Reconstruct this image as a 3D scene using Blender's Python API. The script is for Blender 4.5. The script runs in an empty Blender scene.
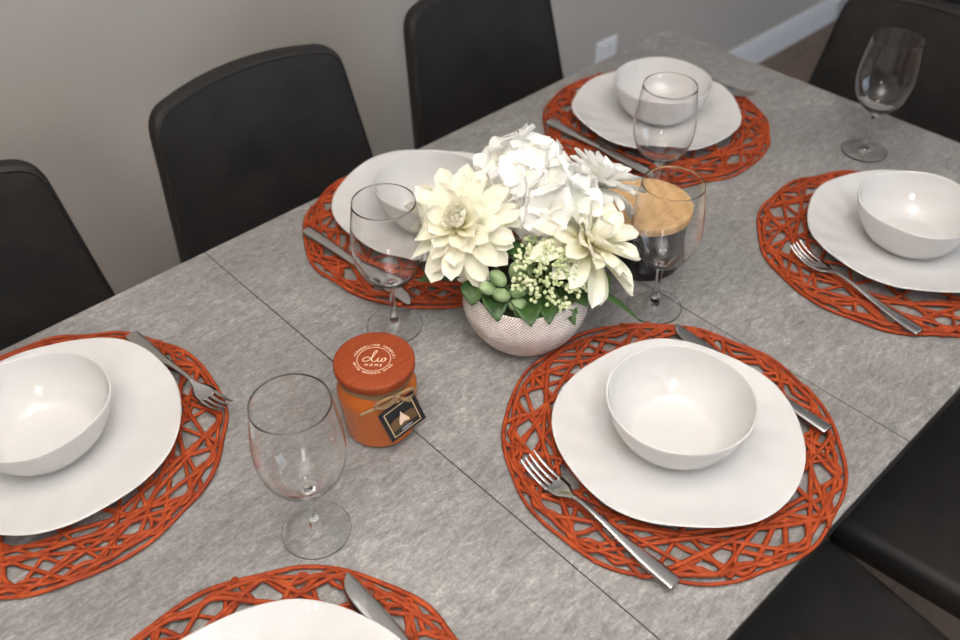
import bpy, bmesh, math, random
from mathutils import Vector, Matrix
PI = math.pi
T = 0.75                      # table-top height above the floor
C = bpy.context.scene.collection
rnd = random.Random(7)

# ------------------------------------------------------------------ materials
def mat(name, color=(.5, .5, .5), rough=.5, metal=0., spec=.5, trans=0., ior=1.45, coat=0., sheen=0.):
    m = bpy.data.materials.new(name); m.use_nodes = True
    b = m.node_tree.nodes['Principled BSDF']
    b.inputs['Base Color'].default_value = (*color, 1)
    b.inputs['Roughness'].default_value = rough
    b.inputs['Metallic'].default_value = metal
    b.inputs['Specular IOR Level'].default_value = spec
    b.inputs['Transmission Weight'].default_value = trans
    b.inputs['IOR'].default_value = ior
    b.inputs['Coat Weight'].default_value = coat
    b.inputs['Sheen Weight'].default_value = sheen
    return m

class G:
    """small node-graph helper"""
    def __init__(s, m):
        s.t = m.node_tree; s.b = s.t.nodes['Principled BSDF']
    def n(s, typ, **kw):
        nd = s.t.nodes.new(typ)
        for k, v in kw.items():
            if k.startswith('i_'): nd.inputs[k[2:].replace('_', ' ')].default_value = v
            else: setattr(nd, k, v)
        return nd
    def l(s, a, b): s.t.links.new(a, b)
    def coords(s, scale=(1, 1, 1), rot=(0, 0, 0), kind='Object'):
        tc = s.n('ShaderNodeTexCoord'); mp = s.n('ShaderNodeMapping')
        mp.inputs['Scale'].default_value = scale; mp.inputs['Rotation'].default_value = rot
        s.l(tc.outputs[kind], mp.inputs['Vector']); return mp.outputs['Vector']
    def noise(s, vec, scale, detail=4, rough=.55, dist=0.):
        nd = s.n('ShaderNodeTexNoise'); nd.inputs['Scale'].default_value = scale
        nd.inputs['Detail'].default_value = detail; nd.inputs['Roughness'].default_value = rough
        nd.inputs['Distortion'].default_value = dist; s.l(vec, nd.inputs['Vector']); return nd.outputs['Fac']
    def ramp(s, fac, stops):
        nd = s.n('ShaderNodeValToRGB'); e = nd.color_ramp.elements
        while len(e) < len(stops): e.new(.5)
        for el, (p, c) in zip(e, stops): el.position = p; el.color = (*c, 1)
        s.l(fac, nd.inputs['Fac']); return nd.outputs['Color']
    def math(s, op, a, b=None):
        nd = s.n('ShaderNodeMath', operation=op)
        for i, v in enumerate((a, b)):
            if v is None: continue
            if isinstance(v, (int, float)): nd.inputs[i].default_value = v
            else: s.l(v, nd.inputs[i])
        return nd.outputs[0]
    def mix(s, fac, a, b, blend='MIX'):
        nd = s.n('ShaderNodeMix', data_type='RGBA', blend_type=blend)
        for sock, v in ((nd.inputs[0], fac), (nd.inputs[6], a), (nd.inputs[7], b)):
            if isinstance(v, (int, float)): sock.default_value = v
            elif isinstance(v, tuple): sock.default_value = (*v, 1)
            else: s.l(v, sock)
        return nd.outputs[2]
    def bump(s, h, strength=.3, dist=.002):
        nd = s.n('ShaderNodeBump'); nd.inputs['Strength'].default_value = strength
        nd.inputs['Distance'].default_value = dist; s.l(h, nd.inputs['Height'])
        s.l(nd.outputs['Normal'], s.b.inputs['Normal'])
    def base(s, c): s.l(c, s.b.inputs['Base Color'])
    def rough(s, r): s.l(r, s.b.inputs['Roughness'])

def stone_mat():
    m = mat('table_stone', rough=.45); g = G(m)
    v = g.coords((1, 1, 1), kind='Object'); vs = g.coords((1.0, 2.6, 1), (0, 0, .25))
    n1 = g.noise(v, 5, 5, .6, .4); n2 = g.noise(vs, 32, 9, .7, 1.4); n3 = g.noise(v, 330, 4, .65); n4 = g.noise(vs, 95, 6, .75, .8)
    f = g.math('ADD', g.math('MULTIPLY', n1, .22), g.math('MULTIPLY', n2, .33))
    f = g.math('ADD', f, g.math('MULTIPLY', n3, .20)); f = g.math('ADD', f, g.math('MULTIPLY', n4, .25))
    g.base(g.ramp(f, [(.38, (.122, .116, .112)), (.47, (.205, .197, .191)), (.53, (.275, .265, .257)), (.63, (.50, .485, .47))]))
    g.rough(g.math('ADD', g.math('MULTIPLY', n2, .25), .30))
    g.bump(f, .5, .003); return m

def mat_rope():
    m = mat('paper_rope', (.50, .075, .018), .6, spec=.3); g = G(m)
    v = g.coords(); n = g.noise(v, 90, 3, .6); w = g.noise(v, 700, 2, .5)
    g.base(g.ramp(n, [(.3, (.22, .030, .007)), (.55, (.335, .052, .012)), (.75, (.45, .085, .021))]))
    g.bump(w, .35, .001); return m

def leather_mat():
    m = mat('dark_leather', (.02, .019, .018), .5, spec=.28); g = G(m)
    v = g.coords(); n = g.noise(v, 14, 5, .65); w = g.noise(v, 420, 3, .6)
    g.base(g.ramp(n, [(.3, (.0125, .0119, .0115)), (.7, (.024, .0224, .0213))]))
    g.rough(g.math('ADD', g.math('MULTIPLY', n, .2), .42)); g.bump(w, .25, .001); return m

def wood_floor_mat():
    m = mat('floor_wood', rough=.42); g = G(m)
    v = g.coords((1, 1, 1)); br = g.n('ShaderNodeTexBrick'); g.l(v, br.inputs['Vector'])
    br.inputs['Scale'].default_value = 1; br.inputs['Brick Width'].default_value = 1.2; br.inputs['Row Height'].default_value = .19
    br.inputs['Mortar Size'].default_value = .0025
    br.inputs['Color1'].default_value = (.155, .105, .078, 1); br.inputs['Color2'].default_value = (.20, .14, .105, 1)
    br.inputs['Mortar'].default_value = (.05, .035, .028, 1)
    vs = g.coords((1.5, 16, 1)); n = g.noise(vs, 5, 6, .65, .8)
    g.base(g.mix(.45, br.outputs['Color'], g.ramp(n, [(.3, (.09, .058, .042)), (.7, (.25, .175, .13))]))); return m

def wall_mat():
    m = mat('wall_paint', (.44, .415, .385), .85, spec=.2); g = G(m)
    v = g.coords(); n = g.noise(v, 260, 2, .5); n2 = g.noise(v, 2.2, 3, .5)
    g.base(g.ramp(n2, [(.3, (.415, .391, .362)), (.7, (.440, .414, .382))])); g.bump(n, .08, .001); return m

def bamboo_mat():
    m = mat('bamboo_wood', rough=.5); g = G(m)
    v = g.coords((1, 1, 1), (0, 0, .6)); w = g.n('ShaderNodeTexWave', wave_type='BANDS')
    g.l(v, w.inputs['Vector']); w.inputs['Scale'].default_value = 14; w.inputs['Distortion'].default_value = 9
    w.inputs['Detail'].default_value = 3; w.inputs['Detail Scale'].default_value = 1.4
    vs = g.coords((1, 14, 1), (0, 0, .6)); n = g.noise(vs, 22, 4, .6)
    f = g.math('ADD', g.math('MULTIPLY', w.outputs['Fac'], .22), g.math('MULTIPLY', n, .78))
    g.base(g.ramp(f, [(.2, (.42, .235, .10)), (.5, (.60, .375, .175)), (.8, (.70, .47, .245))])); return m

def terracotta_wood_mat():
    m = mat('stained_wood', (.28, .055, .016), .5, spec=.3); g = G(m)
    vs = g.coords((1, 12, 1), (0, 0, .5)); n = g.noise(vs, 30, 5, .6)
    g.base(g.ramp(n, [(.3, (.20, .034, .009)), (.7, (.30, .057, .014))])); return m

def pot_mat():
    m = mat('woven_ceramic', rough=.7); g = G(m)
    tc = g.n('ShaderNodeTexCoord'); mp = g.n('ShaderNodeMapping'); g.l(tc.outputs['UV'], mp.inputs['Vector'])
    sx = g.n('ShaderNodeSeparateXYZ'); g.l(mp.outputs['Vector'], sx.inputs[0])
    a = g.math('MULTIPLY', sx.outputs[0], 110 * 2 * PI)
    b = g.math('MULTIPLY', sx.outputs[1], 24 * 2 * PI)
    f = g.math('MULTIPLY', g.math('SINE', a), g.math('SINE', b))
    n = g.noise(g.coords(), 60, 3, .6)
    f2 = g.math('ADD', g.math('ADD', g.math('MULTIPLY', f, .42), .5), g.math('MULTIPLY', g.math('SUBTRACT', n, .5), .6))
    g.base(g.ramp(f2, [(.12, (.27, .185, .155)), (.40, (.52, .43, .39)), (.62, (.80, .745, .71))]))
    g.bump(f, .5, .001); return m

def petal_mat(name, tip, root, transl=.25):
    m = mat(name, tip, .55, spec=.3); g = G(m)
    at = g.n('ShaderNodeAttribute', attribute_name='along')
    g.base(g.ramp(at.outputs['Fac'], [(.0, root), (.55, tuple(.18 * r + .82 * t for r, t in zip(root, tip))), (1, tip)]))
    tr = g.n('ShaderNodeBsdfTranslucent'); tr.inputs['Color'].default_value = (*tip, 1)
    mx = g.n('ShaderNodeMixShader'); mx.inputs['Fac'].default_value = transl
    g.l(g.b.outputs[0], mx.inputs[1]); g.l(tr.outputs[0], mx.inputs[2])
    g.l(mx.outputs[0], g.t.nodes['Material Output'].inputs['Surface']); return m

def leaf_mat(name, c1, c2, rough=.45):
    m = mat(name, c1, rough); g = G(m); n = g.noise(g.coords(), 45, 3, .6)
    g.base(g.ramp(n, [(.35, c1), (.65, c2)])); return m

M = dict(
    stone=stone_mat(), edge=mat('table_edge', (.030, .029, .029), .4), rope=mat_rope(), leather=leather_mat(),
    piping=mat('leather_piping', (.012, .0115, .011), .45), black_metal=mat('black_metal', (.012, .012, .012), .4, .6),
    china=mat('white_china', (.60, .590, .578), .025, coat=.0), steel=mat('cutlery_steel', (.60, .585, .57), .17, 1.),
    glass=mat('clear_glass', (1, 1, 1), 0., trans=1., ior=1.36), floor=wood_floor_mat(), wall=wall_mat(),
    white_paint=mat('white_paint', (.70, .71, .74), .45), ceiling=mat('ceiling_paint', (.82, .81, .79), .9),
    plastic=mat('white_plastic', (.75, .76, .78), .35), bamboo=bamboo_mat(), lid=terracotta_wood_mat(),
    amber=mat('amber_glass', (.52, .125, .014), .22, trans=.12, coat=.3), smoke=mat('smoked_glass', (.012, .009, .009), .08, coat=.4),
    twine=mat('jute_twine', (.25, .155, .08), .85), gold=mat('gold_print', (.62, .47, .26), .45, .0),
    cream_print=mat('cream_print', (.80, .62, .46), .6), black_card=mat('black_card', (.012, .012, .015), .5),
    brown_print=mat('brown_print', (.14, .075, .03), .5), blue_print=mat('blue_print', (.20, .24, .30), .5), pot=pot_mat(),
    soil=mat('dark_moss', (.03, .035, .015), .9), cream=petal_mat('cream_petal', (.95, .93, .815), (.90, .86, .44), .3),
    white=petal_mat('white_petal', (.96, .955, .93), (.93, .93, .80), .3), leaf=leaf_mat('dark_leaf', (.022, .062, .014), (.055, .125, .026)),
    leaf2=leaf_mat('bright_leaf', (.05, .12, .022), (.15, .24, .05)), succ=leaf_mat('succulent_green', (.20, .30, .14), (.32, .42, .22)),
    berry=leaf_mat('pale_berry', (.42, .50, .23), (.76, .79, .55)), stemg=mat('green_stem', (.22, .30, .10), .6),
    navy=mat('navy_fabric', (.02, .022, .045), .8), dark_wood=mat('dark_wood', (.016, .012, .011), .5),
)

# ------------------------------------------------------------------ mesh helpers
def link(name, me, m=None, parent=None, smooth=True, loc=None):
    o = bpy.data.objects.new(name, me); C.objects.link(o)
    if m: me.materials.append(m)
    if smooth:
        for p in me.polygons: p.use_smooth = True
    if parent: o.parent = parent
    if loc: o.location = loc
    return o
def mesh(V, F, name='m'):
    me = bpy.data.meshes.new(name); me.from_pydata([tuple(v) for v in V], [], F); me.update(); return me
def from_bm(bm, name='m', recalc=True):
    if recalc: bmesh.ops.recalc_face_normals(bm, faces=bm.faces)
    me = bpy.data.meshes.new(name); bm.to_mesh(me); bm.free(); return me
def bevel_all(bm, w, seg=2): bmesh.ops.bevel(bm, geom=list(bm.edges), offset=w, segments=seg, affect='EDGES', profile=.5)
def box_bm(x0, x1, y0, y1, z0, z1, bev=0., seg=2):
    bm = bmesh.new(); bmesh.ops.create_cube(bm, size=1)
    for v in bm.verts: v.co = Vector(((x0 + x1) / 2 + v.co.x * (x1 - x0), (y0 + y1) / 2 + v.co.y * (y1 - y0), (z0 + z1) / 2 + v.co.z * (z1 - z0)))
    if bev: bevel_all(bm, bev, seg)
    return bm
def box(name, x0, x1, y0, y1, z0, z1, m, parent=None, bev=0.):
    return link(name, from_bm(box_bm(x0, x1, y0, y1, z0, z1, bev)), m, parent, smooth=False)
def catmull(P, n):
    P = [Vector(p) for p in P]; Q = [P[0] * 2 - P[1]] + P + [P[-1] * 2 - P[-2]]; out = []
    for i in range(1, len(Q) - 2):
        a, b, c, d = Q[i - 1:i + 3]
        for k in range(n):
            t = k / n
            out.append(.5 * ((2 * b) + (c - a) * t + (2 * a - 5 * b + 4 * c - d) * t * t + (3 * b - a - 3 * c + d) * t ** 3))
    out.append(P[-1].copy()); return out
def lathe(prof, seg=64, wob=None, uv=False):
    """prof: list of (r, z); closed on the axis where r == 0"""
    V, F, idx = [], [], []
    for r, z in prof:
        if r < 1e-6: idx.append([len(V)]); V.append(Vector((0, 0, z)))
        else:
            idx.append(list(range(len(V), len(V) + seg)))
            for k in range(seg):
                a = 2 * PI * k / seg; q = Vector((r * math.cos(a), r * math.sin(a), z))
                V.append(wob(q, r, a, z) if wob else q)
    for A, B in zip(idx, idx[1:]):
        for k in range(seg):
            j = (k + 1) % seg
            if len(A) == 1 and len(B) == 1: continue
            if len(A) == 1: F.append((A[0], B[j], B[k]))
            elif len(B) == 1: F.append((A[k], A[j], B[0]))
            else: F.append((A[k], A[j], B[j], B[k]))
    me = mesh(V, F)
    if uv:
        u = me.uv_layers.new(name='UVMap'); zs = [p[1] for p in prof]; z0, z1 = min(zs), max(zs)
        for p in me.polygons:
            aa = [math.atan2(me.vertices[i].co.y, me.vertices[i].co.x) / (2 * PI) % 1 for i in p.vertices]
            for li, vi, a in zip(p.loop_indices, p.vertices, aa):
                if max(aa) - a > .5: a += 1
                u.data[li].uv = (a, (me.vertices[vi].co.z - z0) / (z1 - z0))
    return me
def frames(P):
    out = []; 
    for i in range(len(P)):
        t = (P[min(i + 1, len(P) - 1)] - P[max(i - 1, 0)]).normalized(); out.append(t)
    return out
def add_tube(V, F, P, w, h=None, seg=8, flat=True, closed=False, taper=None, twist=0.):
    """sweep an ellipse of half-width w, half-height h along P"""
    h = h or w; Ts = frames(P); base = len(V); n = len(P); up = Vector((0, 0, 1)); side = None
    if closed: Ts = [(P[(i + 1) % n] - P[i - 1]).normalized() for i in range(n)]
    for i, (q, t) in enumerate(zip(P, Ts)):
        if flat or side is None:
            s = t.cross(up); s = s.normalized() if s.length > 1e-4 else (side or Vector((1, 0, 0)))
        else:
            s = (side - t * side.dot(t)).normalized()
        side = s; u = s.cross(t).normalized(); k = taper(i / (n - 1)) if taper else 1.
        for j in range(seg):
            a = 2 * PI * j / seg + twist * i; V.append(q + s * (w * k * math.cos(a)) + u * (h * k * math.sin(a)))
    m = n if closed else n - 1
    for i in range(m):
        for j in range(seg):
            a = base + i * seg; b = base + ((i + 1) % n) * seg; j2 = (j + 1) % seg
            F.append((a + j, a + j2, b + j2, b + j))
    if not closed:
        F.append(tuple(base + j for j in reversed(range(seg)))); F.append(tuple(base + (n - 1) * seg + j for j in range(seg)))
def tube(name, P, w, m, parent=None, **k):
    V, F = [], []; add_tube(V, F, P, w, **k); return link(name, mesh(V, F), m, parent)
def tag(o, label, cat, group=None):
    o['label'] = label; o['category'] = cat
    if group: o['group'] = group
    return o
def thing(name, label, cat, loc=(0, 0, 0), rz=0., group=None):
    o = bpy.data.objects.new(name, None); C.objects.link(o); o.empty_display_size = .05
    o.location = loc; o.rotation_euler = (0, 0, rz); return tag(o, label, cat, group)
def struct(o): o['kind'] = 'structure'; return o
def dup(root, loc, rz, label):
    r = root.copy(); C.objects.link(r); r.location = loc; r.rotation_euler = (0, 0, rz); r['label'] = label
    for ch in list(root.children):
        c = ch.copy(); C.objects.link(c); c.parent = r
        for g in list(ch.children):
            d = g.copy(); C.objects.link(d); d.parent = c
    return r

# ------------------------------------------------------------------ the room
WY = 1.412; X0, X1, Y0, H = -2.6, 4.2, -2.5, 2.5
struct(box('floor', X0 - .1, X1 + .1, Y0 - .1, WY + .1, -.1, 0, M['floor']))
struct(box('ceiling', X0 - .1, X1 + .1, Y0 - .1, WY + .1, H, H + .1, M['ceiling']))
struct(box('wall_back', X0 - .1, X1 + .1, WY, WY + .1, 0, H, M['wall']))
struct(box('wall_left', X0 - .1, X0, Y0, WY, 0, H, M['wall']))
struct(box('wall_right', X1, X1 + .1, Y0, WY, 0, H, M['wall']))
struct(box('wall_front', X0 - .1, X1 + .1, Y0 - .1, Y0, 0, H, M['wall']))
def baseboard(name, L, loc, rz):
    prof = [(0, 0), (.016, 0), (.016, .078), (.013, .086), (.013, .094), (.008, .102), (0, .102)]
    V = [Vector((0, -y, z)) for y, z in prof] + [Vector((L, -y, z)) for y, z in prof]; n = len(prof)
    F = [(i, (i + 1) % n, n + (i + 1) % n, n + i) for i in range(n)] + [tuple(reversed(range(n))), tuple(range(n, 2 * n))]
    bm = bmesh.new(); bm.from_mesh(mesh(V, F)); o = struct(link(name, from_bm(bm), M['white_paint'], smooth=False)); o.location = loc; o.rotation_euler.z = rz
baseboard('baseboard_back', X1 - X0, (X0, WY, 0), 0)
baseboard('baseboard_right', WY - Y0 - .016, (X1, WY - .016, 0), -PI / 2)

sk = thing('wall_socket', 'white plastic wall socket plate low on the grey wall behind the table corner', 'socket', (1.555, WY, .325))
link('faceplate', from_bm(box_bm(-.045, .045, -.009, 0, -.045, .045, .004)), M['plastic'], sk, smooth=False)
box('rocker_switch', -.026, -.006, -.0125, -.009, .012, .032, M['plastic'], sk, .001)
box('rocker_switch', .006, .026, -.0125, -.009, .012, .032, M['plastic'], sk, .001)

# ------------------------------------------------------------------ the table
W, L0, S, L1 = .8425, -.644, .3865, 1.0306
tb = thing('dining_table', 'long extending dining table with a grey stone-look top and thin dark edge', 'table', (0, 0, 0))
def panel(name, x0, x1):
    o = box(name, x0, x1, .0012, W - .0012, T - .0012, T, M['stone'], tb, .0005)
    e = box('edge_band', x0, x1, 0, W, T - .020, T - .0013, M['edge'], o, .0008); e.name = 'edge_band'; return o
panel('tabletop_panel', L0, -.0006); panel('extension_leaf', .0006, S - .0006); panel('tabletop_panel', S + .0006, L1)
fr = box('apron', L0 + .07, L1 - .07, .07, W - .07, T - .085, T - .020, M['black_metal'], tb, .002)
for x in (L0 + .006, L1 - .056):
    for y in (.006, W - .056): box('leg', x, x + .05, y, y + .05, 0, T - .0205, M['black_metal'], tb, .003)

# ------------------------------------------------------------------ chairs
def pad(outline, th, er, bend, n_in=7, er_seg=4):
    """puffed pad: 2-D outline loop (x, z), thickness th along y (front is +y), edge radius er; bend(Vector)->Vector"""
    n = len(outline); c = Vector((sum(p[0] for p in outline) / n, sum(p[1] for p in outline) / n))
    O = [Vector(p) for p in outline]; N = []
    for i in range(n):
        t = (O[(i + 1) % n] - O[i - 1]).normalized(); N.append(Vector((t.y, -t.x)))
    V, F = [], []; rings = []
    def ring(pts, y):
        rings.append(len(V))
        for p in pts: V.append(bend(Vector((p.x, y, p.y))))
    for sgn in (-1, 1):
        seq = []
        for k in range(er_seg + 1):
            a = PI / 2 * k / er_seg; seq.append((er * (1 - math.sin(a)) if False else er * (1 - math.cos(PI / 2 - a)), sgn * (th / 2 - er * (1 - math.sin(PI / 2 - a)))))
        seq = [(er * (1 - math.sin(PI / 2 * (1 - k / er_seg))), sgn * (th / 2 - er + er * math.sin(PI / 2 * k / er_seg))) for k in range(er_seg + 1)]
        inner = [O[i] - N[i] * er for i in range(n)]
        fill = [([c + (q - c) * (1 - j / n_in) for q in inner], sgn * (th / 2 + .004 * (1 - (1 - j / n_in) ** 2))) for j in range(1, n_in)]
        lst = [([O[i] - N[i] * ins for i in range(n)], y) for ins, y in seq] + fill
        if sgn == -1: lst = list(reversed(lst))
        for pts, y in lst: ring(pts, y)
    for a, b in zip(rings, rings[1:]):
        for i in range(n): F.append((a + i, a + (i + 1) % n, b + (i + 1) % n, b + i))
    for r, rev in ((rings[0], True), (rings[-1], False)):
        V.append(sum((V[r + i] for i in range(n)), Vector()) / n); ci = len(V) - 1
        for i in range(n): F.append((r + i, r + (i + 1) % n, ci))
    bm = bmesh.new(); bm.from_mesh(mesh(V, F)); return from_bm(bm)
def round_poly(pts, rad, seg=6):
    """pts (x, z) ccw with a radius each -> rounded loop, subdivided"""
    out = []; n = len(pts)
    for i in range(n):
        p = Vector(pts[i]); a = (Vector(pts[i - 1]) - p).normalized(); b = (Vector(pts[(i + 1) % n]) - p).normalized()
        d = rad[i] / math.tan(a.angle(b) / 2); p0, p1 = p + a * d, p + b * d
        for k in range(seg + 1):
            t = k / seg; out.append(p0 * (1 - t) ** 2 + p * (2 * t * (1 - t)) + p1 * t * t)
    res = []
    for i in range(len(out)):
        a, b = out[i], out[(i + 1) % len(out)]; k = max(1, int((b - a).length / .03))
        for j in range(k): res.append(a.lerp(b, j / k))
    return res
def make_chair():
    """origin on the floor under the seat; the sitter looks along +y"""
    t = thing('dining_chair', '', 'chair', group='black padded dining chairs')
    lean = math.radians(9)
    ol = round_poly([(-.180, .43), (.180, .43), (.192, .62), (.162, .888), (-.162, .888), (-.192, .62)], [.02, .02, .3, .034, .034, .3])
    ol = [Vector((p.x, p.y + (.020 * (1 - (p.x / .18) ** 2) if p.y > .8 else 0))) for p in ol]
    def bend(v):
        y = v.y - .205 + .035 * (v.x / .2) ** 2 - (v.z - .45) * math.tan(lean)
        return Vector((v.x, y, v.z))
    link('backrest', pad(ol, .028, .010, bend), M['leather'], t)
    n = len(ol); c = Vector((0, .66)); P = []
    for p in ol:
        q = c + (p - c) * .972; P.append(bend(Vector((q.x, .0138, q.y))))
    tube('piping', P, .0018, M['piping'], t, seg=6, closed=True)
    so = round_poly([(-.172, -.215), (.172, -.215), (.203, .145), (-.203, .145)], [.05, .05, .06, .06])
    def flat(v): return Vector((v.x, v.z, .445 + v.y - .02 * (v.z / .215 if v.z < 0 else 0) ** 2 * 0))
    link('seat', pad(so, .058, .022, flat), M['leather'], t)
    for sx in (-1, 1):
        for sy in (-1, 1):
            P = [Vector((sx * .14, sy * .13 - .035, .425)), Vector((sx * .19, sy * .18 - .035, 0))]
            tube('leg', P, .014, M['black_metal'], t, seg=10, taper=lambda s: 1.15 - .45 * s, flat=False)
    return t
ch = make_chair()
ch.location = (.190, .735, 0); ch.rotation_euler.z = PI
ch['label'] = 'black padded dining chair in the middle of the row of three behind the table'
dup(ch, (-.292, .735, 0), PI, 'black padded dining chair at the left frame edge, behind the left placemat and bowl')
dup(ch, (.656, .735, 0), PI, 'black padded dining chair on the wall side nearest the far table corner')
dup(ch, (.865, .372, 0), PI / 2, 'dark padded dining chair standing at the far short end of the table')
dup(ch, (.236, -.050, 0), -.05, 'black chair seat in lower right corner, nearer one beside the front table edge')
dup(ch, (.658, -.050, 0), .0, 'black chair seat at the right frame edge below the far right placemat')

# ------------------------------------------------------------------ dark side table and box in the far corner
st = thing('side_table', 'dark side table with slanted legs near the far skirting board', 'side table', (3.2, 1.08, 0))
box('top', -.30, .30, -.29, .29, .52, .55, M['dark_wood'], st, .004)
box('shelf', -.235, .26, -.26, .15, .13, .15, M['dark_wood'], st, .003)
for sx in (-1, 1):
    for sy in (-1, 1):
        tube('leg', [Vector((sx * .235, sy * .255, .52)), Vector((sx * .255, sy * .275, 0))], .014, M['dark_wood'], st, seg=10, flat=False, taper=lambda s: 1.2 - .4 * s)
bx = thing('storage_box', 'navy blue fabric box on the lower shelf of the dark side table', 'box', (3.17, .90, .15))
box('body', -.12, .12, -.07, .09, 0, .12, M['navy'], bx, .006)
box('lid', -.125, .125, -.075, .095, .12, .15, M['navy'], bx, .005)

# ------------------------------------------------------------------ woven placemats
def placemat_mesh(seed):
    r = random.Random(seed); V, F = [], []; R = .1865
    def strand(pts, z0, wig, w=.0026, h=.0024, sub=.011):
        P = []
        for a, b in zip(pts, pts[1:]):
            k = max(1, int((b - a).length / sub))
            for j in range(k): P.append(a.lerp(b, j / k))
        P.append(pts[-1])
        for _ in range(2):
            P = [P[0]] + [(P[i - 1] + P[i] * 2 + P[i + 1]) / 4 for i in range(1, len(P) - 1)] + [P[-1]]
        ph = r.random() * 6
        Q = [Vector((q.x, q.y, z0 + wig * math.sin(i * .9 + ph))) for i, q in enumerate(P)]
        ww = w * r.uniform(.85, 1.12)
        add_tube(V, F, Q, ww, h, seg=6, taper=lambda s: 1 + .10 * math.sin(s * 37 + ph))
    def rim(n, step, z0, rj, rad=R, wig=.0009, passes=None):
        """star polygon bouncing on the rim in steps"""
        N = passes or n; k = 0; a0 = r.random() * 2 * PI; pts = []
        for i in range(N + 1):
            a = a0 + 2 * PI * k / n + r.uniform(-.5, .5) * 2 * PI / n * .6; q = rad - abs(r.gauss(0, rj))
            pts.append(Vector((q * math.cos(a), q * math.sin(a), 0)))
            pts.append(Vector((q * math.cos(a + .035), q * math.sin(a + .035), 0)))
            k += step
        # split in a few strands so ends are tucked under the rim
        for s in range(0, len(pts) - 1, 12): strand(pts[s:s + 13], z0, wig)
    rim(15, 4, .0036, .005); rim(17, 4, .0056, .005); rim(13, 5, .0046, .005)
    for k, (rad, z) in enumerate(((R + .002, .0036), (R - .006, .0056), (R - .010, .0046))):
        n = (34, 30, 44)[k]; pts = []; a0 = r.random()
        for i in range(n + 1):
            a = a0 + 2 * PI * i / n; q = rad - r.uniform(0, .004) + ((.011 if i % 2 else -.013) if k == 2 else (-.004 if (i + k) % 3 == 0 else 0))
            pts.append(Vector((q * math.cos(a), q * math.sin(a), 0)))
        strand(pts, z, .0008)
    return mesh(V, F)
MZ = T + .0090            # top of a placemat
pm = [placemat_mesh(s) for s in (11, 23, 37)]
for me in pm: me.materials.append(M['rope'])
MATS = [(.198, .186, 0, .4, 'round woven orange-red placemat at the front, nearest the flower pot, under plate and bowl'),
        (-.305, .643, 1, 2.0, 'round woven orange-red placemat at the left frame edge by the left chair'),
        (.2736, .669, 2, 1.1, 'round woven orange-red placemat before the middle chair, partly hidden by the flowers'),
        (.7226, .626, 0, 3.1, 'round woven orange-red placemat nearest the far table corner'),
        (.699, .1876, 1, 4.4, 'round woven orange-red placemat at the right frame edge with a fork'),
        (-.319, .191, 2, 5.2, 'round woven orange-red placemat cut off by the bottom frame edge')]
for x, y, k, rz, lb in MATS:
    o = link('placemat', pm[k]); o.location = (x, y, T); o.rotation_euler.z = rz
    tag(o, lb, 'placemat', 'woven round placemats')

# ------------------------------------------------------------------ plates and bowls
def plate_mesh():
    pr = [(0, .0018), (.04, .0018), (.078, .0016), (.082, 0), (.086, .0002), (.089, .0030), (.105, .0075), (.122, .0125), (.1335, .0162), (.1368, .0180), (.1375, .0192),
          (.1362, .0202), (.1335, .0196), (.122, .0160), (.105, .0112), (.090, .0077), (.080, .0063), (.06, .0056), (.03, .0055), (0, .0055)]
    def wob(q, r, a, z):
        k = max(0, (r - .07) / .068); s = 1 + k * (.013 * math.sin(3 * a + .6) + .010 * math.sin(5 * a + 2.1) + .006 * math.sin(7 * a))
        dz = k * k * (.0016 * math.sin(4 * a + 1) + .0012 * math.sin(6 * a + 2.5)) + .00055 * max(0, min(1, (r - .075) / .03)) * math.sin(17 * a + r * 40) * (1 if r < .132 else .3)
        return Vector((q.x * s, q.y * s, z + dz))
    P = catmull([(a, b, 0) for a, b in pr], 3); return lathe([(max(0, p.x), p.y) for p in P], 120, wob)
def bowl_mesh():
    pr = [(0, .0025), (.03, .0025), (.036, .0022), (.0385, 0), (.0415, .0004), (.045, .0035), (.056, .0120), (.066, .0250), (.0735, .0410), (.0778, .0560), (.0788, .0620),
          (.0778, .0635), (.0763, .0622), (.0748, .0555), (.0705, .0410), (.0628, .0255), (.0530, .0130), (.0475, .0085), (.043, .0068), (.03, .0060), (0, .0058)]
    def wob(q, r, a, z):
        k = max(0, z / .062); s = 1 + k * (.006 * math.sin(3 * a + 1.3) + .005 * math.sin(5 * a + .4)); return Vector((q.x * s, q.y * s, z + .0008 * k * math.sin(4 * a)))
    P = catmull([(a, b, 0) for a, b in pr], 3); return lathe([(max(0, p.x), p.y) for p in P], 96, wob)
plm, bwm = plate_mesh(), bowl_mesh(); plm.materials.append(M['china']); bwm.materials.append(M['china'])
for me in (plm, bwm):
    for p in me.polygons: p.use_smooth = True
PZ = MZ; BZ = MZ + .0058
SET = [((.198, .180), 2.2, (.193, .181), 'front right of the flower pot', 'in front of the flowers, whole in view'),
       ((-.297, .649), .5, (-.304, .643), 'cut off by the left frame edge', 'at the left frame edge'),
       ((.285, .694), 1.4, (.271, .671), 'behind the left wine glass and the flowers', 'half hidden behind the white flowers'),
       ((.732, .635), 4.0, (.733, .631), 'nearest the far table corner', 'nearest the far table corner behind a wine glass'),
       ((.721, .182), 5.0, (.706, .179), 'at the right frame edge', 'at the right frame edge'),
       ((-.316, .190), 3.3, (-.318, .176), 'cut off by the bottom frame edge', 'barely showing at the bottom frame edge')]
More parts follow.
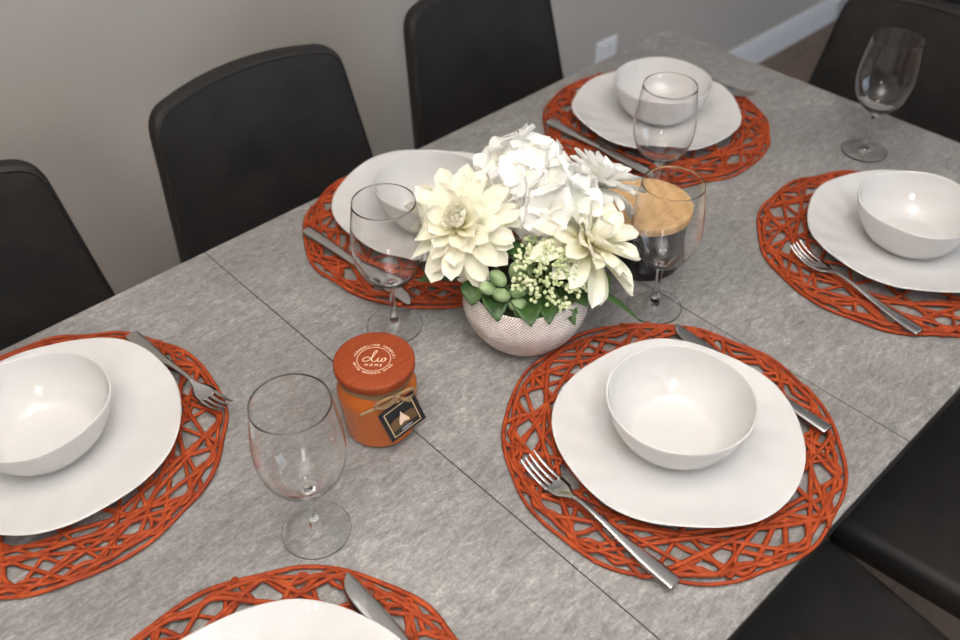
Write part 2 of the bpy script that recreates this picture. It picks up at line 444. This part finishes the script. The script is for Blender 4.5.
for (x, y), rz, (bx_, by_), lp, lb in SET:
    x, y, bx_, by_ = x - .0016, y - .0018, bx_ - .0016, by_ - .0018
    o = link('dinner_plate', plm); o.location = (x, y, PZ); o.rotation_euler.z = rz; k = {2.2: .978, .5: 1.02, 5.0: 1.025}.get(rz, 1.); o.scale = (k, k, 1)
    tag(o, 'white wavy-rimmed dinner plate on a placemat, ' + lp, 'plate', 'white dinner plates')
    o = link('soup_bowl', bwm); o.location = (bx_, by_, BZ); o.rotation_euler.z = rz + 1
    tag(o, 'white china bowl on a dinner plate, ' + lb, 'bowl', 'white bowls on the plates')

# ------------------------------------------------------------------ cutlery
def strip(V, F, rows, th):
    """rows: (y, z, half width, x centre, dish); a solid lofted strip with rounded section"""
    base = len(V); K = 7
    for y, z, w, xc, dish in rows:
        for top in (1, -1):
            for k in range(K):
                s = -1 + 2 * k / (K - 1); s *= top
                e = math.sqrt(max(0, 1 - abs(s) ** 6)); V.append(Vector((xc + s * w, y, z + dish * s * s + top * th / 2 * e * (.75 + .25 * (1 - s * s)))))
    m = 2 * K
    for i in range(len(rows) - 1):
        for j in range(m):
            a = base + i * m; b = a + m; j2 = (j + 1) % m; F.append((a + j, b + j, b + j2, a + j2))
    F.append(tuple(base + j for j in range(m))); F.append(tuple(base + (len(rows) - 1) * m + j for j in reversed(range(m))))
def fin(V, F):
    bm = bmesh.new(); bm.from_mesh(mesh(V, F)); bmesh.ops.remove_doubles(bm, verts=bm.verts, dist=1e-6); return from_bm(bm)
def sm(P, n=4): return [tuple(p) for p in P]
def dense(rows, n=5):
    out = []
    for i in range(len(rows) - 1):
        a0, a, b, b1 = rows[max(i - 1, 0)], rows[i], rows[i + 1], rows[min(i + 2, len(rows) - 1)]
        for k in range(n):
            t = k / n; out.append(tuple(.5 * (2 * q + (r_ - p_) * t + (2 * p_ - 5 * q + 4 * r_ - s_) * t * t + (3 * q - p_ - 3 * r_ + s_) * t ** 3) for p_, q, r_, s_ in zip(a0, a, b, b1)))
    out.append(tuple(rows[-1])); return out
def make_fork():
    t = thing('fork', '', 'fork', group='steel forks')
    V, F = [], []        # tines point to +y, origin at mid-length
    strip(V, F, dense([(-.103, .0025, .0090, 0, 0), (-.099, .0025, .0094, 0, 0), (-.070, .0030, .0085, 0, 0), (-.035, .0055, .0058, 0, 0), (.000, .0100, .0036, 0, 0), (.022, .0105, .0030, 0, 0), (.030, .0090, .0033, 0, 0)]), .0034)
    link('handle', fin(V, F), M['steel'], t)
    V, F = [], []
    strip(V, F, dense([(.029, .0092, .0032, 0, 0), (.036, .0070, .0058, 0, .0006), (.043, .0047, .0100, 0, .0018), (.050, .0035, .0121, 0, .0022), (.056, .0033, .0124, 0, .0022), (.0585, .0034, .0124, 0, .0022)]), .0024)
    for i in range(4):
        x = (-1.5 + i) * .00655; d = .0022 * (x / .0122) ** 2
        strip(V, F, dense([(.057, .0033 + d, .0026, x, 0), (.066, .0040 + d, .0023, x, 0), (.078, .0068 + d, .0021, x * .98, 0), (.088, .0108 + d, .0018, x * .97, 0), (.0945, .0145 + d, .0012, x * .97, 0), (.096, .0155 + d, .0006, x * .97, 0)], 4), .0022)
    link('tines', fin(V, F), M['steel'], t); return t
def make_knife():
    t = thing('table_knife', '', 'knife', group='steel knives')
    V, F = [], []        # blade points to +y
    strip(V, F, dense([(-.111, .004, .0088, 0, 0), (-.107, .004, .0094, 0, 0), (-.080, .004, .0088, 0, 0), (-.030, .004, .0076, 0, 0), (-.006, .004, .0068, 0, 0), (.000, .004, .0064, 0, 0)]), .0062)
    link('handle', fin(V, F), M['steel'], t)
    V, F = [], []
    strip(V, F, dense([(-.001, .004, .0062, 0, 0), (.010, .004, .0078, -.0008, 0), (.040, .004, .0098, -.0002, 0), (.075, .004, .0104, .0, 0), (.095, .004, .0088, .0016, 0), (.106, .004, .0052, .0046, 0), (.1115, .004, .0014, .0078, 0)]), .0018)
    link('blade', fin(V, F), M['steel'], t); return t
fk = make_fork(); CZ = MZ + .0004
def aim(x0, y0, x1, y1): return ((x0 + x1) / 2, (y0 + y1) / 2, CZ), math.atan2(y1 - y0, x1 - x0) - PI / 2
fk.location, fk.rotation_euler.z = (.0500, .168, CZ), math.radians(-.5)
fk['label'] = 'steel fork on the front placemat, left of the big plate, tines towards the flower pot'
dup(fk, (-.150, .641, CZ), PI + math.radians(5), 'steel fork on the left placemat with tines over its right rim')
dup(fk, (.5625, .178, CZ), math.radians(-8), 'steel fork on the right placemat, tines towards the far wine glass')
dup(fk, (.886, .646, CZ), PI + .03, 'steel fork mostly hidden behind the plate nearest the far table corner')
kn = make_knife()
kn.location, kn.rotation_euler.z = (.328, .179, CZ), math.radians(-2.6)
kn['label'] = 'steel knife on the front placemat, right of the big plate, handle showing'
dup(kn, (.1285, .659, CZ), PI + math.radians(2.3), 'steel knife in front of the middle chair, blade behind the left wine glass')
dup(kn, (.587, .630, CZ), PI, 'steel knife on the far placemat just behind the white flowers')
dup(kn, (-.1775, .177, CZ), 0., 'steel knife on the bottom placemat with only its blade tip showing')

# ------------------------------------------------------------------ wine glasses
def make_glass():
    t = thing('wine_glass', '', 'glass', group='empty wine glasses')
    foot = catmull([(0, .0016, 0), (.02, .0012, 0), (.0325, .0002, 0), (.0348, .0008, 0), (.0350, .0018, 0), (.0340, .0026, 0), (.025, .0034, 0), (.014, .0052, 0), (.0085, .0078, 0), (.0062, .0110, 0), (.0055, .0150, 0)], 4)
    link('foot', lathe([(max(0, p.x), p.y) for p in foot], 64), M['glass'], t)
    stem = catmull([(.0055, .0150, 0), (.0046, .020, 0), (.0037, .030, 0), (.0035, .045, 0), (.0039, .058, 0), (.0052, .0650, 0)], 4)
    link('stem', lathe([(p.x, p.y) for p in stem], 64), M['glass'], t)
    out = catmull([(.0052, .0650, 0), (.0092, .0685, 0), (.0200, .0765, 0), (.0305, .0875, 0), (.0385, .1020, 0), (.0425, .1190, 0), (.0428, .1360, 0), (.0412, .1550, 0), (.0385, .1750, 0), (.0365, .1895, 0)], 5)
    inn = catmull([(.0360, .1895, 0), (.0380, .1750, 0), (.0407, .1550, 0), (.0422, .1360, 0), (.0419, .1190, 0), (.0378, .1022, 0), (.0297, .0882, 0), (.0185, .0790, 0), (.0085, .0738, 0), (0, .0726, 0)], 5)
    pr = [(p.x, p.y) for p in out] + [(.0363, .18985), (.0361, .18985)] + [(max(0, p.x), p.y) for p in inn]
    link('bowl', lathe(pr, 80), M['glass'], t); return t
gl = make_glass(); gl.location = (-.158, .357, T)
gl['label'] = 'empty clear wine glass at lower left, in front of the orange candle jar'
dup(gl, (.095, .541, T), 0, 'empty clear wine glass left of the white flowers, before the middle plate')
dup(gl, (.360, .338, T), 0, 'empty clear wine glass right of the flowers, before the wooden-lidded dark jar')
dup(gl, (.897, .345, T), 0, 'empty clear wine glass at the far right against the end chair')
dup(gl, (.545, .487, T), 0, 'empty clear wine glass before the bowl nearest the far table corner')

# ------------------------------------------------------------------ orange scented candle
cd = thing('scented_candle', 'orange glass candle jar with a stained wooden lid, twine bow and black tag', 'candle', (-.0195, .4255, T))
jar = catmull([(0, .001, 0), (.030, .0005, 0), (.0365, .0012, 0), (.0398, .006, 0), (.0408, .018, 0), (.0424, .040, 0), (.0438, .058, 0), (.0432, .067, 0), (.0400, .0745, 0), (.0368, .079, 0), (.0358, .0885, 0), (.0340, .0890, 0), (0, .0888, 0)], 4)
link('jar', lathe([(max(0, p.x), p.y) for p in jar], 72), M['amber'], cd)
LZ = .101
lid = link('lid', lathe([(0, .089), (.040, .089), (.0428, .0898), (.0435, .0915), (.0435, .0985), (.0428, .1003), (.0410, LZ), (.02, LZ), (0, LZ)], 72), M['lid'], cd)
def text_mesh(s, size, align='CENTER'):
    cu = bpy.data.curves.new('t', 'FONT'); cu.body = s; cu.size = size; cu.align_x = align; cu.align_y = 'CENTER'; cu.extrude = .00015; cu.resolution_u = 2
    o = bpy.data.objects.new('t', cu); C.objects.link(o); dg = bpy.context.evaluated_depsgraph_get(); dg.update()
    me = bpy.data.meshes.new_from_object(o.evaluated_get(dg)); bpy.data.objects.remove(o); return me
def join(name, items, m, parent):
    bm = bmesh.new()
    for me, mx in items:
        me.transform(mx); bm.from_mesh(me); bpy.data.meshes.remove(me)
    me = bpy.data.meshes.new(name); bm.to_mesh(me); bm.free(); return link(name, me, m, parent, smooth=False)
UP = math.radians(-46.5)      # the reading direction of the lid, as seen from the front of the table
items = []
def arc(s, rad, a_mid, step, size, inward):
    n = len(s)
    for i, c in enumerate(s):
        if c == ' ': continue
        d = (i - (n - 1) / 2) * step; a = a_mid + (d if inward else -d)
        mx = Matrix.Rotation(UP, 4, 'Z') @ Matrix.Translation((rad * math.cos(a), rad * math.sin(a), LZ + .0001)) @ Matrix.Rotation(a + (PI / 2 if inward else -PI / 2), 4, 'Z')
        items.append((text_mesh(c, size), mx))
arc('CRACKLING CANDLE', .0212, PI / 2, .168, .0044, False)
arc('WITH WOODEN WICK', .0212, -PI / 2, .158, .0040, True)
for a in (PI - .12, .12):
    mx = Matrix.Rotation(UP, 4, 'Z') @ Matrix.Translation((.0212 * math.cos(a), .0212 * math.sin(a) , LZ + .0001)); items.append((text_mesh('*', .004), mx))
items.append((text_mesh('H O M E', .0050), Matrix.Rotation(UP, 4, 'Z') @ Matrix.Translation((.0005, -.0092, LZ + .0001))))
V, F = [], []
add_tube(V, F, [Vector((.0178 * math.cos(2 * PI * k / 72), .0178 * math.sin(2 * PI * k / 72), LZ)) for k in range(72)], .0003, .0002, seg=6, closed=True)
d_ = [(-.0035, .0005), (-.0070, .0022), (-.0110, -.0002), (-.0112, -.0038), (-.0075, -.0040), (-.0038, -.0012), (-.0005, .0055), (.0018, .0110), (.0012, .0128), (-.0010, .0100), (-.0022, .0035), (-.0018, -.0030), (.0010, -.0042), (.0035, -.0015), (.0048, .0015), (.0042, -.0028), (.0060, -.0040), (.0082, -.0012), (.0090, .0012), (.0086, -.0030), (.0108, -.0036), (.0128, -.0005), (.0118, .0018), (.0108, .0005), (.0138, .0002)]
q = catmull([(x, y + .0005, 0) for x, y in d_], 6); rot = Matrix.Rotation(UP, 4, 'Z')
add_tube(V, F, [rot @ Vector((p.x, p.y, LZ)) for p in q], .00042, .0002, seg=6)
items.append((mesh(V, F), Matrix.Identity(4)))
join('lid_print', items, M['cream_print'], lid)['label'] = 'cream lettering printed on the lid'
# twine wraps, bow and tails
V, F = [], []
for k in range(3):
    add_tube(V, F, [Vector((.0378 * math.cos(2 * PI * i / 60), .0372 * math.sin(2 * PI * i / 60), .0795 + .0026 * k + .0008 * math.sin(i * .6 + k))) for i in range(60)], .0017, seg=6, closed=True)
TA = math.radians(-98)        # side of the jar the bow is on
ed, sd = Vector((math.cos(TA), math.sin(TA), 0)), Vector((-math.sin(TA), math.cos(TA), 0))
def jp(s, z, off): return ed * (.0405 + off - .35 * s * s / .042) + sd * s + Vector((0, 0, z))
def cord(pts, n=6, w=.0019): add_tube(V, F, catmull([jp(*p) for p in pts], n), w, seg=6, flat=False)
cord([(0, .079, .0), (-.010, .0845, .004), (-.021, .082, .005), (-.024, .0755, .004), (-.016, .0725, .005), (-.004, .0765, .004), (0, .079, .002)])
cord([(0, .079, .0), (.010, .0835, .005), (.019, .0815, .006), (.021, .0745, .006), (.013, .0725, .006), (.003, .0765, .004), (0, .079, .002)])
cord([(0, .079, .002), (.008, .073, .006), (.015, .066, .006), (.022, .061, .004), (.027, .055, .006)])
cord([(0, .079, .002), (-.008, .0775, .004), (-.018, .074, .003), (-.030, .0715, .004), (-.040, .070, .008)])
for k in range(3): add_tube(V, F, [jp(.003 * math.cos(a), .0785 + .0035 * math.sin(a), .0035 + .001 * k) for a in [2 * PI * i / 12 for i in range(12)]], .0013, seg=6, closed=True, flat=False)
link('twine', mesh(V, F), M['twine'], cd)['label'] = 'brown jute twine with a bow'
# tag: local x right, y up, z out
tg = link('tag', from_bm(box_bm(-.0228, .0228, -.0235, .0235, -.0006, .0006, .0003)), M['black_card'], cd, smooth=False)
nrm = (ed + Vector((0, 0, .10))).normalized(); xx = Vector((0, 0, 1)).cross(nrm).normalized(); yy = nrm.cross(xx)
Rm = Matrix((xx, yy, nrm)).transposed().to_4x4() @ Matrix.Rotation(math.radians(14), 4, 'Z')
tg.matrix_local = Matrix.Translation(ed * .0465 + sd * .003 + Vector((0, 0, .0500))) @ Rm
tg['label'] = 'small black card tag with gold border'
V, F = [], []
sq = [Vector((x, y, .0007)) for x, y in ((-.0172, -.0190), (.0172, -.0190), (.0172, .0190), (-.0172, .0190))]
for a, b in zip(sq, sq[1:] + sq[:1]): add_tube(V, F, [a, b], .0006, .0002, seg=4)
def flat_poly(pts, z): V2 = [Vector((x, y, z)) for x, y in pts]; b = len(V); V.extend(V2); F.append(tuple(range(b, b + len(pts))))
link('gold_border', mesh(V, F), M['gold'], tg, smooth=False)
V, F = [], []; flat_poly([(-.0155, -.0112), (.0155, -.0112), (.0155, .0020), (.010, .0048), (-.010, .0048), (-.0155, .0020)], .00075)
link('picture', mesh(V, F), M['brown_print'], tg, smooth=False)
V, F = [], []; fl = catmull([(-.0055, -.0085, 0), (-.0062, -.0055, 0), (-.0045, .000, 0), (-.0015, .0055, 0), (.0005, .0100, 0), (.0018, .0055, 0), (.0042, .000, 0), (.0060, -.0050, 0), (.0055, -.0085, 0), (0, -.0060, 0)], 4)
flat_poly([(p.x, p.y) for p in reversed(fl)], .0009); link('flame_print', mesh(V, F), M['cream_print'], tg, smooth=False)
V, F = [], []; flat_poly([(.0075 * math.cos(2 * PI * k / 24), -.0150 + .0022 * math.sin(2 * PI * k / 24)) for k in range(24)], .0009)
link('oval_print', mesh(V, F), M['blue_print'], tg, smooth=False)

# ------------------------------------------------------------------ dark jar with a bamboo lid
cj = thing('candle_jar', 'dark glass jar with a pale wooden lid behind the flowers and a wine glass', 'jar', (.428, .417, T))
jr = catmull([(0, .001, 0), (.045, .0004, 0), (.053, .001, 0), (.0560, .006, 0), (.0568, .03, 0), (.0568, .074, 0), (.0560, .077, 0), (0, .0772, 0)], 4)
link('jar', lathe([(max(0, p.x), p.y) for p in jr], 72), M['smoke'], cj)
link('lid', lathe([(0, .0774), (.058, .0774), (.0602, .0790), (.0608, .0810), (.0608, .0870), (.0600, .0890), (.058, .090), (.03, .090), (0, .090)], 72), M['bamboo'], cj)

# ------------------------------------------------------------------ flower arrangement
PX, PY = .205, .420
fa = thing('flower_arrangement', 'white and cream artificial flowers with berries in a round woven-texture pot', 'flowers', (PX, PY, T))
pp = catmull([(0, .001, 0), (.036, .0004, 0), (.043, .0015, 0), (.052, .008, 0), (.065, .024, 0), (.0735, .042, 0), (.0762, .056, 0), (.0740, .070, 0), (.0700, .0795, 0), (.0690, .0820, 0), (.0670, .0825, 0), (.0655, .0800, 0), (.066, .066, 0)], 5)
pot = link('pot', lathe([(max(0, p.x), p.y) for p in pp], 96, uv=True), M['pot'], fa)
link('filling', lathe([(.0655, .067), (.055, .072), (.03, .076), (0, .077)], 48), M['soil'], fa)
def loc(x, y, z): return Vector((x - PX, y - PY, z))
def add_petal(V, F, A, Mx, Lg, Wd, e0, e1, cup, phi, nu=9, nv=7, ruffle=0., point=.5, start=0., rr=rnd, roll=0.):
    """petal from the flower axis: radial azimuth phi, elevation goes e0 -> e1 along its length"""
    b = len(V); x, z = start, 0.; ds = Lg / nu; cp, sp = math.cos(phi), math.sin(phi); ph = rr.random() * 6; ph2 = rr.random() * 6
    for i in range(nu + 1):
        t = i / nu; e = e0 + (e1 - e0) * t ** 1.2
        if i: x += math.cos(e) * ds; z += math.sin(e) * ds
        w = Wd * (.30 + .70 * math.sin(PI / 2 * min(1, t / .62))); q_ = max(0., (t - .62) / .38); w *= max(.12, (1 - q_ ** (3.4 - point)) ** .5)
        for j in range(nv):
            s = -1 + 2 * j / (nv - 1); h = cup * w * (s * s - .35) + ruffle * t * math.sin(4.5 * s + ph) * math.sin(3 * t + ph2) + .15 * w * roll * s
            px = x - math.sin(e) * h + (-.10 * Wd * s * s * (t ** 3)); pz = z + math.cos(e) * h; py = s * w
            V.append(Mx @ Vector((px * cp - py * sp, px * sp + py * cp, pz))); A.append(t)
    for i in range(nu):
        for j in range(nv - 1):
            a = b + i * nv + j; F.append((a, a + nv, a + nv + 1, a + 1))
def petals(name, V, F, A, m, label=None):
    for q in V:                                     # petals that touch a wine glass bend aside and rest against it
        for gx, gy in ((.095, .541), (.360, .338)):
            d = Vector((q.x + PX - gx, q.y + PY - gy)); lim = .0445 if q.z > .10 else .0445 * max(.1, (q.z - .06) / .04)
            if .065 < q.z < .192 and d.length < lim: k = lim / d.length; q.x, q.y = gx - PX + d.x * k, gy - PY + d.y * k
    me = mesh(V, F); at = me.attributes.new('along', 'FLOAT', 'POINT'); at.data.foreach_set('value', A)
    o = link(name, me, m, fa)
    if label: o['label'] = label
    return o
def basis(c, n, spin=0.):
    n = Vector(n).normalized(); return Matrix.Translation(c) @ n.to_track_quat('Z', 'Y').to_matrix().to_4x4() @ Matrix.Rotation(spin, 4, 'Z')
def dahlia(c, n, size, m, label, seed, rings):
    rr = random.Random(seed); V, F, A = [], [], []; Mx = basis(c, n, rr.random() * 6)
    for cnt, lg, wd, e0, e1, cup, st, zz in rings:
        o = rr.random() * 6
        for k in range(cnt):
            ph = o + 2 * PI * (k + rr.uniform(-.22, .22)) / cnt; j = rr.uniform(-.16, .16)
            add_petal(V, F, A, Mx @ Matrix.Translation((0, 0, zz)), lg * size * rr.uniform(.86, 1.1), wd * size * rr.uniform(.88, 1.12), e0 + j, e1 + j * 1.4 + rr.uniform(-.12, .12), cup * rr.uniform(.7, 1.2), ph, start=st, rr=rr, ruffle=.0018, point=.35, roll=rr.uniform(-1, 1))
    return petals('dahlia', V, F, A, m, label)
RG = [(7, .016, .007, 1.25, 1.9, .5, .0, .008), (8, .024, .0080, 1.20, 1.55, .7, .001, .004), (10, .031, .0090, 1.15, 1.20, .6, .002, .003), (11, .042, .0105, .92, .66, .48, .003, .002), (12, .053, .0108, .72, .25, .50, .004, 0), (14, .062, .0108, .44, -.08, .50, .004, -.003), (15, .067, .0112, .10, -.60, .45, .004, -.006)]
dahlia(loc(.163, .489, .150), (-.52, -.30, .80), 1.10, M['cream'], 'big cream dahlia on the left', 3, RG)
dahlia(loc(.262, .376, .134), (.36, -.44, .82), 1.10, M['cream'], 'big cream dahlia on the right', 5, RG)
dahlia(loc(.335, .424, .160), (.60, .05, .78), .86, M['white'], 'smaller white dahlia at the back right', 8, RG)
def hydrangea(c, n, rad, cnt, seed, label):
    rr = random.Random(seed); V, F, A = [], [], []; B = basis(c, n)
    for i in range(cnt):
        zz = 1 - 1.25 * (i + .5) / cnt; az = i * 2.39996 + rr.uniform(-.3, .3); s = math.sqrt(max(0, 1 - zz * zz))
        d = Vector((s * math.cos(az), s * math.sin(az), zz)); q = d * rad * rr.uniform(.72, .95)
        Mx = B @ basis(q, d + Vector((rr.uniform(-.35, .35), rr.uniform(-.35, .35), 0)), rr.random() * 6)
        for k in range(4):
            add_petal(V, F, A, Mx, rr.uniform(.028, .036), rr.uniform(.017, .022), rr.uniform(.35, .85), rr.uniform(-.35, .3), rr.uniform(-.15, .35), PI / 2 * k + rr.uniform(-.25, .25), nv=9, ruffle=.0032, point=.2, start=.001, rr=rr)
    return petals('hydrangea', V, F, A, M['white'], label)
hydrangea(loc(.262, .484, .162), (-.05, -.05, 1), .050, 19, 21, 'large ruffled white bloom at the top')
hydrangea(loc(.262, .434, .158), (.05, -.40, .9), .042, 14, 27, 'ruffled white bloom above the right dahlia')
# berry cluster
def blob(V, F, c, ax, r, l, seg=8, rings=6, squash=1.):
    b = len(V); q = Vector(ax).normalized().to_track_quat('Z', 'Y').to_matrix()
    for i in range(rings + 1):
        t = i / rings; rr_ = r * math.sin(PI * t) ** .8 if 0 < t < 1 else r * .05
        for k in range(seg):
            a = 2 * PI * k / seg; V.append(c + q @ Vector((rr_ * math.cos(a), rr_ * math.sin(a) * squash, l * (t - .5))))
    for i in range(rings):
        for k in range(seg):
            j = (k + 1) % seg; F.append((b + i * seg + k, b + i * seg + j, b + (i + 1) * seg + j, b + (i + 1) * seg + k))
    F.append(tuple(b + k for k in reversed(range(seg)))); F.append(tuple(b + rings * seg + k for k in range(seg)))
root = loc(.211, .393, .096); Vb, Fb, Vs, Fs = [], [], [], []; rb = random.Random(4)
up = Vector((-.28, -.42, .80)).normalized(); Q = up.to_track_quat('Z', 'Y').to_matrix()
hubs = []
for i in range(28):
    a = i * 2.39996; s = .88 * math.sqrt((i + .5) / 28); hubs.append(Q @ Vector((s * math.cos(a), s * math.sin(a), math.sqrt(1 - s * s))))
for h in hubs:
    hp = root + h * .036; add_tube(Vs, Fs, [root - up * .01, root + h * .015, hp], .0009, seg=5, flat=False)
    for k in range(11):
        d = (h + Vector((rb.uniform(-.5, .5), rb.uniform(-.5, .5), rb.uniform(-.4, .5)))).normalized(); e = hp + d * rb.uniform(.010, .0185)
        add_tube(Vs, Fs, [hp, hp.lerp(e, .5) + Vector((0, 0, .001)), e], .0005, seg=4, flat=False)
        blob(Vb, Fb, e + d * .002, d, .0024, .0062)
bc = link('berry_cluster', mesh(Vb, Fb), M['berry'], fa); bc['label'] = 'cluster of tiny pale green berries'
link('stems', mesh(Vs, Fs), M['stemg'], bc)
# succulent-like buds
V, F = [], []; c0 = loc(.172, .408, .094); rs = random.Random(6)
for dx, dy, dz, r_, l_ in [(-.004, -.012, .010, .0105, .026), (.012, -.010, .006, .010, .024), (-.022, -.002, .008, .010, .024), (-.016, .010, .022, .011, .026), (.008, .004, .022, .0105, .028), (.024, .004, .014, .009, .024), (-.010, -.016, -.004, .010, .022), (-.030, .012, .014, .009, .024), (.004, -.004, .020, .006, .018), (.020, -.014, -.004, .009, .022)]:
    d = Vector((dx - .002, dy - .006, dz * .8 + .006)); blob(V, F, c0 + Vector((dx, dy, dz)), d, r_ * 1.12, l_ * 1.1, 12, 9, .72)
link('succulent_sprig', mesh(V, F), M['succ'], fa)['label'] = 'rounded pale green buds'
# leaves
def leaf(base, tip, w, droop, m, nrm=(0, 0, 1), label=None, fold=.25):
    b, t_ = Vector(base), Vector(tip); d = t_ - b; Lg = d.length; d.normalize(); s = d.cross(Vector(nrm)).normalized(); u = s.cross(d); V, F = [], []; nu, nv = 10, 7
    for i in range(nu + 1):
        t = i / nu; ww = w * math.sin(PI * (.06 + .93 * t) ** .85) ** .9 if i < nu else w * .03
        for j in range(nv):
            k = -1 + 2 * j / (nv - 1); V.append(b + d * (Lg * t) + s * (k * ww) + u * (fold * ww * abs(k) + droop * 4 * t * (1 - t) + .06 * ww * math.sin(9 * t + 3 * k)))
    for i in range(nu):
        for j in range(nv - 1): a = i * nv + j; F.append((a, a + nv, a + nv + 1, a + 1))
    me = mesh(V, F); o = link('leaf', me, m, fa); md = o.modifiers.new('thick', 'SOLIDIFY'); md.thickness = .0005; return o
leaf(loc(.150, .470, .095), loc(.108, .503, .088), .016, .004, M['leaf'])
leaf(loc(.188, .405, .086), loc(.152, .372, .070), .016, .006, M['leaf'])
leaf(loc(.205, .385, .088), loc(.215, .345, .072), .013, .005, M['leaf2'])
leaf(loc(.222, .380, .088), loc(.243, .340, .070), .015, .006, M['leaf2'])
leaf(loc(.215, .375, .080), loc(.203, .338, .066), .009, .004, M['leaf'])
leaf(loc(.235, .380, .085), loc(.276, .300, .052), .006, .010, M['leaf'])
leaf(loc(.262, .372, .098), loc(.255, .335, .078), .014, .004, M['leaf2'])
leaf(loc(.290, .390, .100), loc(.322, .362, .086), .010, .004, M['leaf'])
leaf(loc(.295, .395, .095), loc(.308, .350, .078), .010, .004, M['leaf2'])
leaf(loc(.300, .395, .105), loc(.338, .382, .098), .009, .004, M['leaf'])
leaf(loc(.185, .405, .090), loc(.152, .360, .082), .019, .004, M['leaf'])
leaf(loc(.205, .388, .092), loc(.172, .350, .079), .014, .004, M['leaf'])
leaf(loc(.222, .378, .092), loc(.222, .338, .084), .016, .004, M['leaf'])
leaf(loc(.180, .425, .088), loc(.172, .362, .080), .018, .005, M['leaf'])
leaf(loc(.200, .400, .088), loc(.190, .352, .076), .014, .005, M['leaf2'])
leaf(loc(.160, .430, .092), loc(.134, .395, .078), .016, .005, M['leaf'])
leaf(loc(.240, .400, .090), loc(.262, .350, .080), .015, .005, M['leaf'])
leaf(loc(.150, .450, .098), loc(.128, .432, .082), .015, .004, M['leaf'])
leaf(loc(.170, .430, .098), loc(.138, .420, .080), .014, .004, M['leaf'])
leaf(loc(.190, .455, .120), loc(.215, .415, .118), .014, .003, M['leaf'])
leaf(loc(.215, .450, .118), loc(.190, .420, .116), .012, .003, M['leaf'])
leaf(loc(.300, .430, .130), loc(.335, .395, .128), .012, .003, M['leaf2'])
V, F = [], []
for tip in ((.166, .500, .136), (.262, .374, .130), (.337, .420, .156), (.262, .484, .16), (.258, .430, .153)):
    t_ = loc(*tip); b_ = Vector((t_.x * .25, t_.y * .25, .07)); add_tube(V, F, catmull([b_, b_.lerp(t_, .5) + Vector((0, 0, .012)), t_], 6), .0022, seg=7, flat=False)
link('flower_stems', mesh(V, F), M['stemg'], fa)

# ------------------------------------------------------------------ light
def area(name, loc_, size, power, color, target=None, sy=None, shape='RECTANGLE'):
    l = bpy.data.lights.new(name, 'AREA'); l.shape = shape; l.size = size; l.size_y = sy or size; l.energy = power; l.color = color
    o = bpy.data.objects.new(name, l); C.objects.link(o); o.location = loc_
    d = Vector(target or (loc_[0], loc_[1], 0)) - Vector(loc_); o.rotation_euler = d.to_track_quat('-Z', 'Y').to_euler(); return o
area('flash_bounced_off_ceiling', (-.50, -.45, 1.95), .35, 66, (.985, .985, 1), (-.40, -.35, 2.5))
area('ceiling_lamp_table', (-.10, .35, 2.47), .12, 4, (1, .93, .86))
area('ceiling_lamp_warm', (.25, -.05, 2.47), .10, 4, (1, .72, .45))
area('ceiling_lamp_warm', (-.75, .45, 2.47), .10, 4, (1, .72, .45))
for k in (0, 1):
    area('wall_lamp_tube', (-1.50 + .15 * k, -1.40 - .15 * k, 2.05), .55, 8, (1, .95, .89), (.2, .3, .8), sy=.11).rotation_euler.rotate_axis('Z', PI / 2)
area('ceiling_lamp_far', (2.6, -.9, 2.47), .5, 8, (1, .9, .8))
area('daylight', (2.0, -2.42, 1.45), 1.8, 34, (.62, .80, 1), (2.0, 0, 1.2), 1.4)
w = bpy.data.worlds.new('room_world'); bpy.context.scene.world = w; w.use_nodes = True
w.node_tree.nodes['Background'].inputs[0].default_value = (.05, .05, .055, 1)

# ------------------------------------------------------------------ camera
R_ = ((.728, -.686, -.006), (.463, .485, .742), (.506, .543, -.670))
yaw, pitch, roll = .820562277, .734243657, -.008122763
cy, sy_, cp, sp = math.cos(yaw), math.sin(yaw), math.cos(pitch), math.sin(pitch)
f = Vector((cy * cp, sy_ * cp, -sp)); r = Vector((sy_, -cy, 0)); u = r.cross(f); c_, s_ = math.cos(roll), math.sin(roll)
rx, ux = r * c_ + u * s_, u * c_ - r * s_
cam = bpy.data.cameras.new('camera'); co = bpy.data.objects.new('camera', cam); C.objects.link(co)
co.matrix_world = Matrix.Translation((-.40793, -.15653, .77874 + T)) @ Matrix((rx, ux, -f)).transposed().to_4x4()
cam.sensor_width = 36; cam.lens = 913.737 / 960 * 36; cam.clip_start = .02
cam.dof.use_dof = True; cam.dof.focus_distance = .97; cam.dof.aperture_fstop = 4.5
sc = bpy.context.scene; sc.camera = co
sc.view_settings.view_transform = 'Standard'; sc.view_settings.look = 'None'; sc.view_settings.exposure = -.13; sc.view_settings.gamma = 1
sc.view_settings.use_curve_mapping = False
sc.cycles.use_denoising = True; sc.cycles.max_bounces = 14; sc.cycles.transmission_bounces = 14; sc.cycles.caustics_refractive = True; sc.cycles.caustics_reflective = True
sc.cycles.sample_clamp_indirect = 25; sc.cycles.blur_glossy = .3
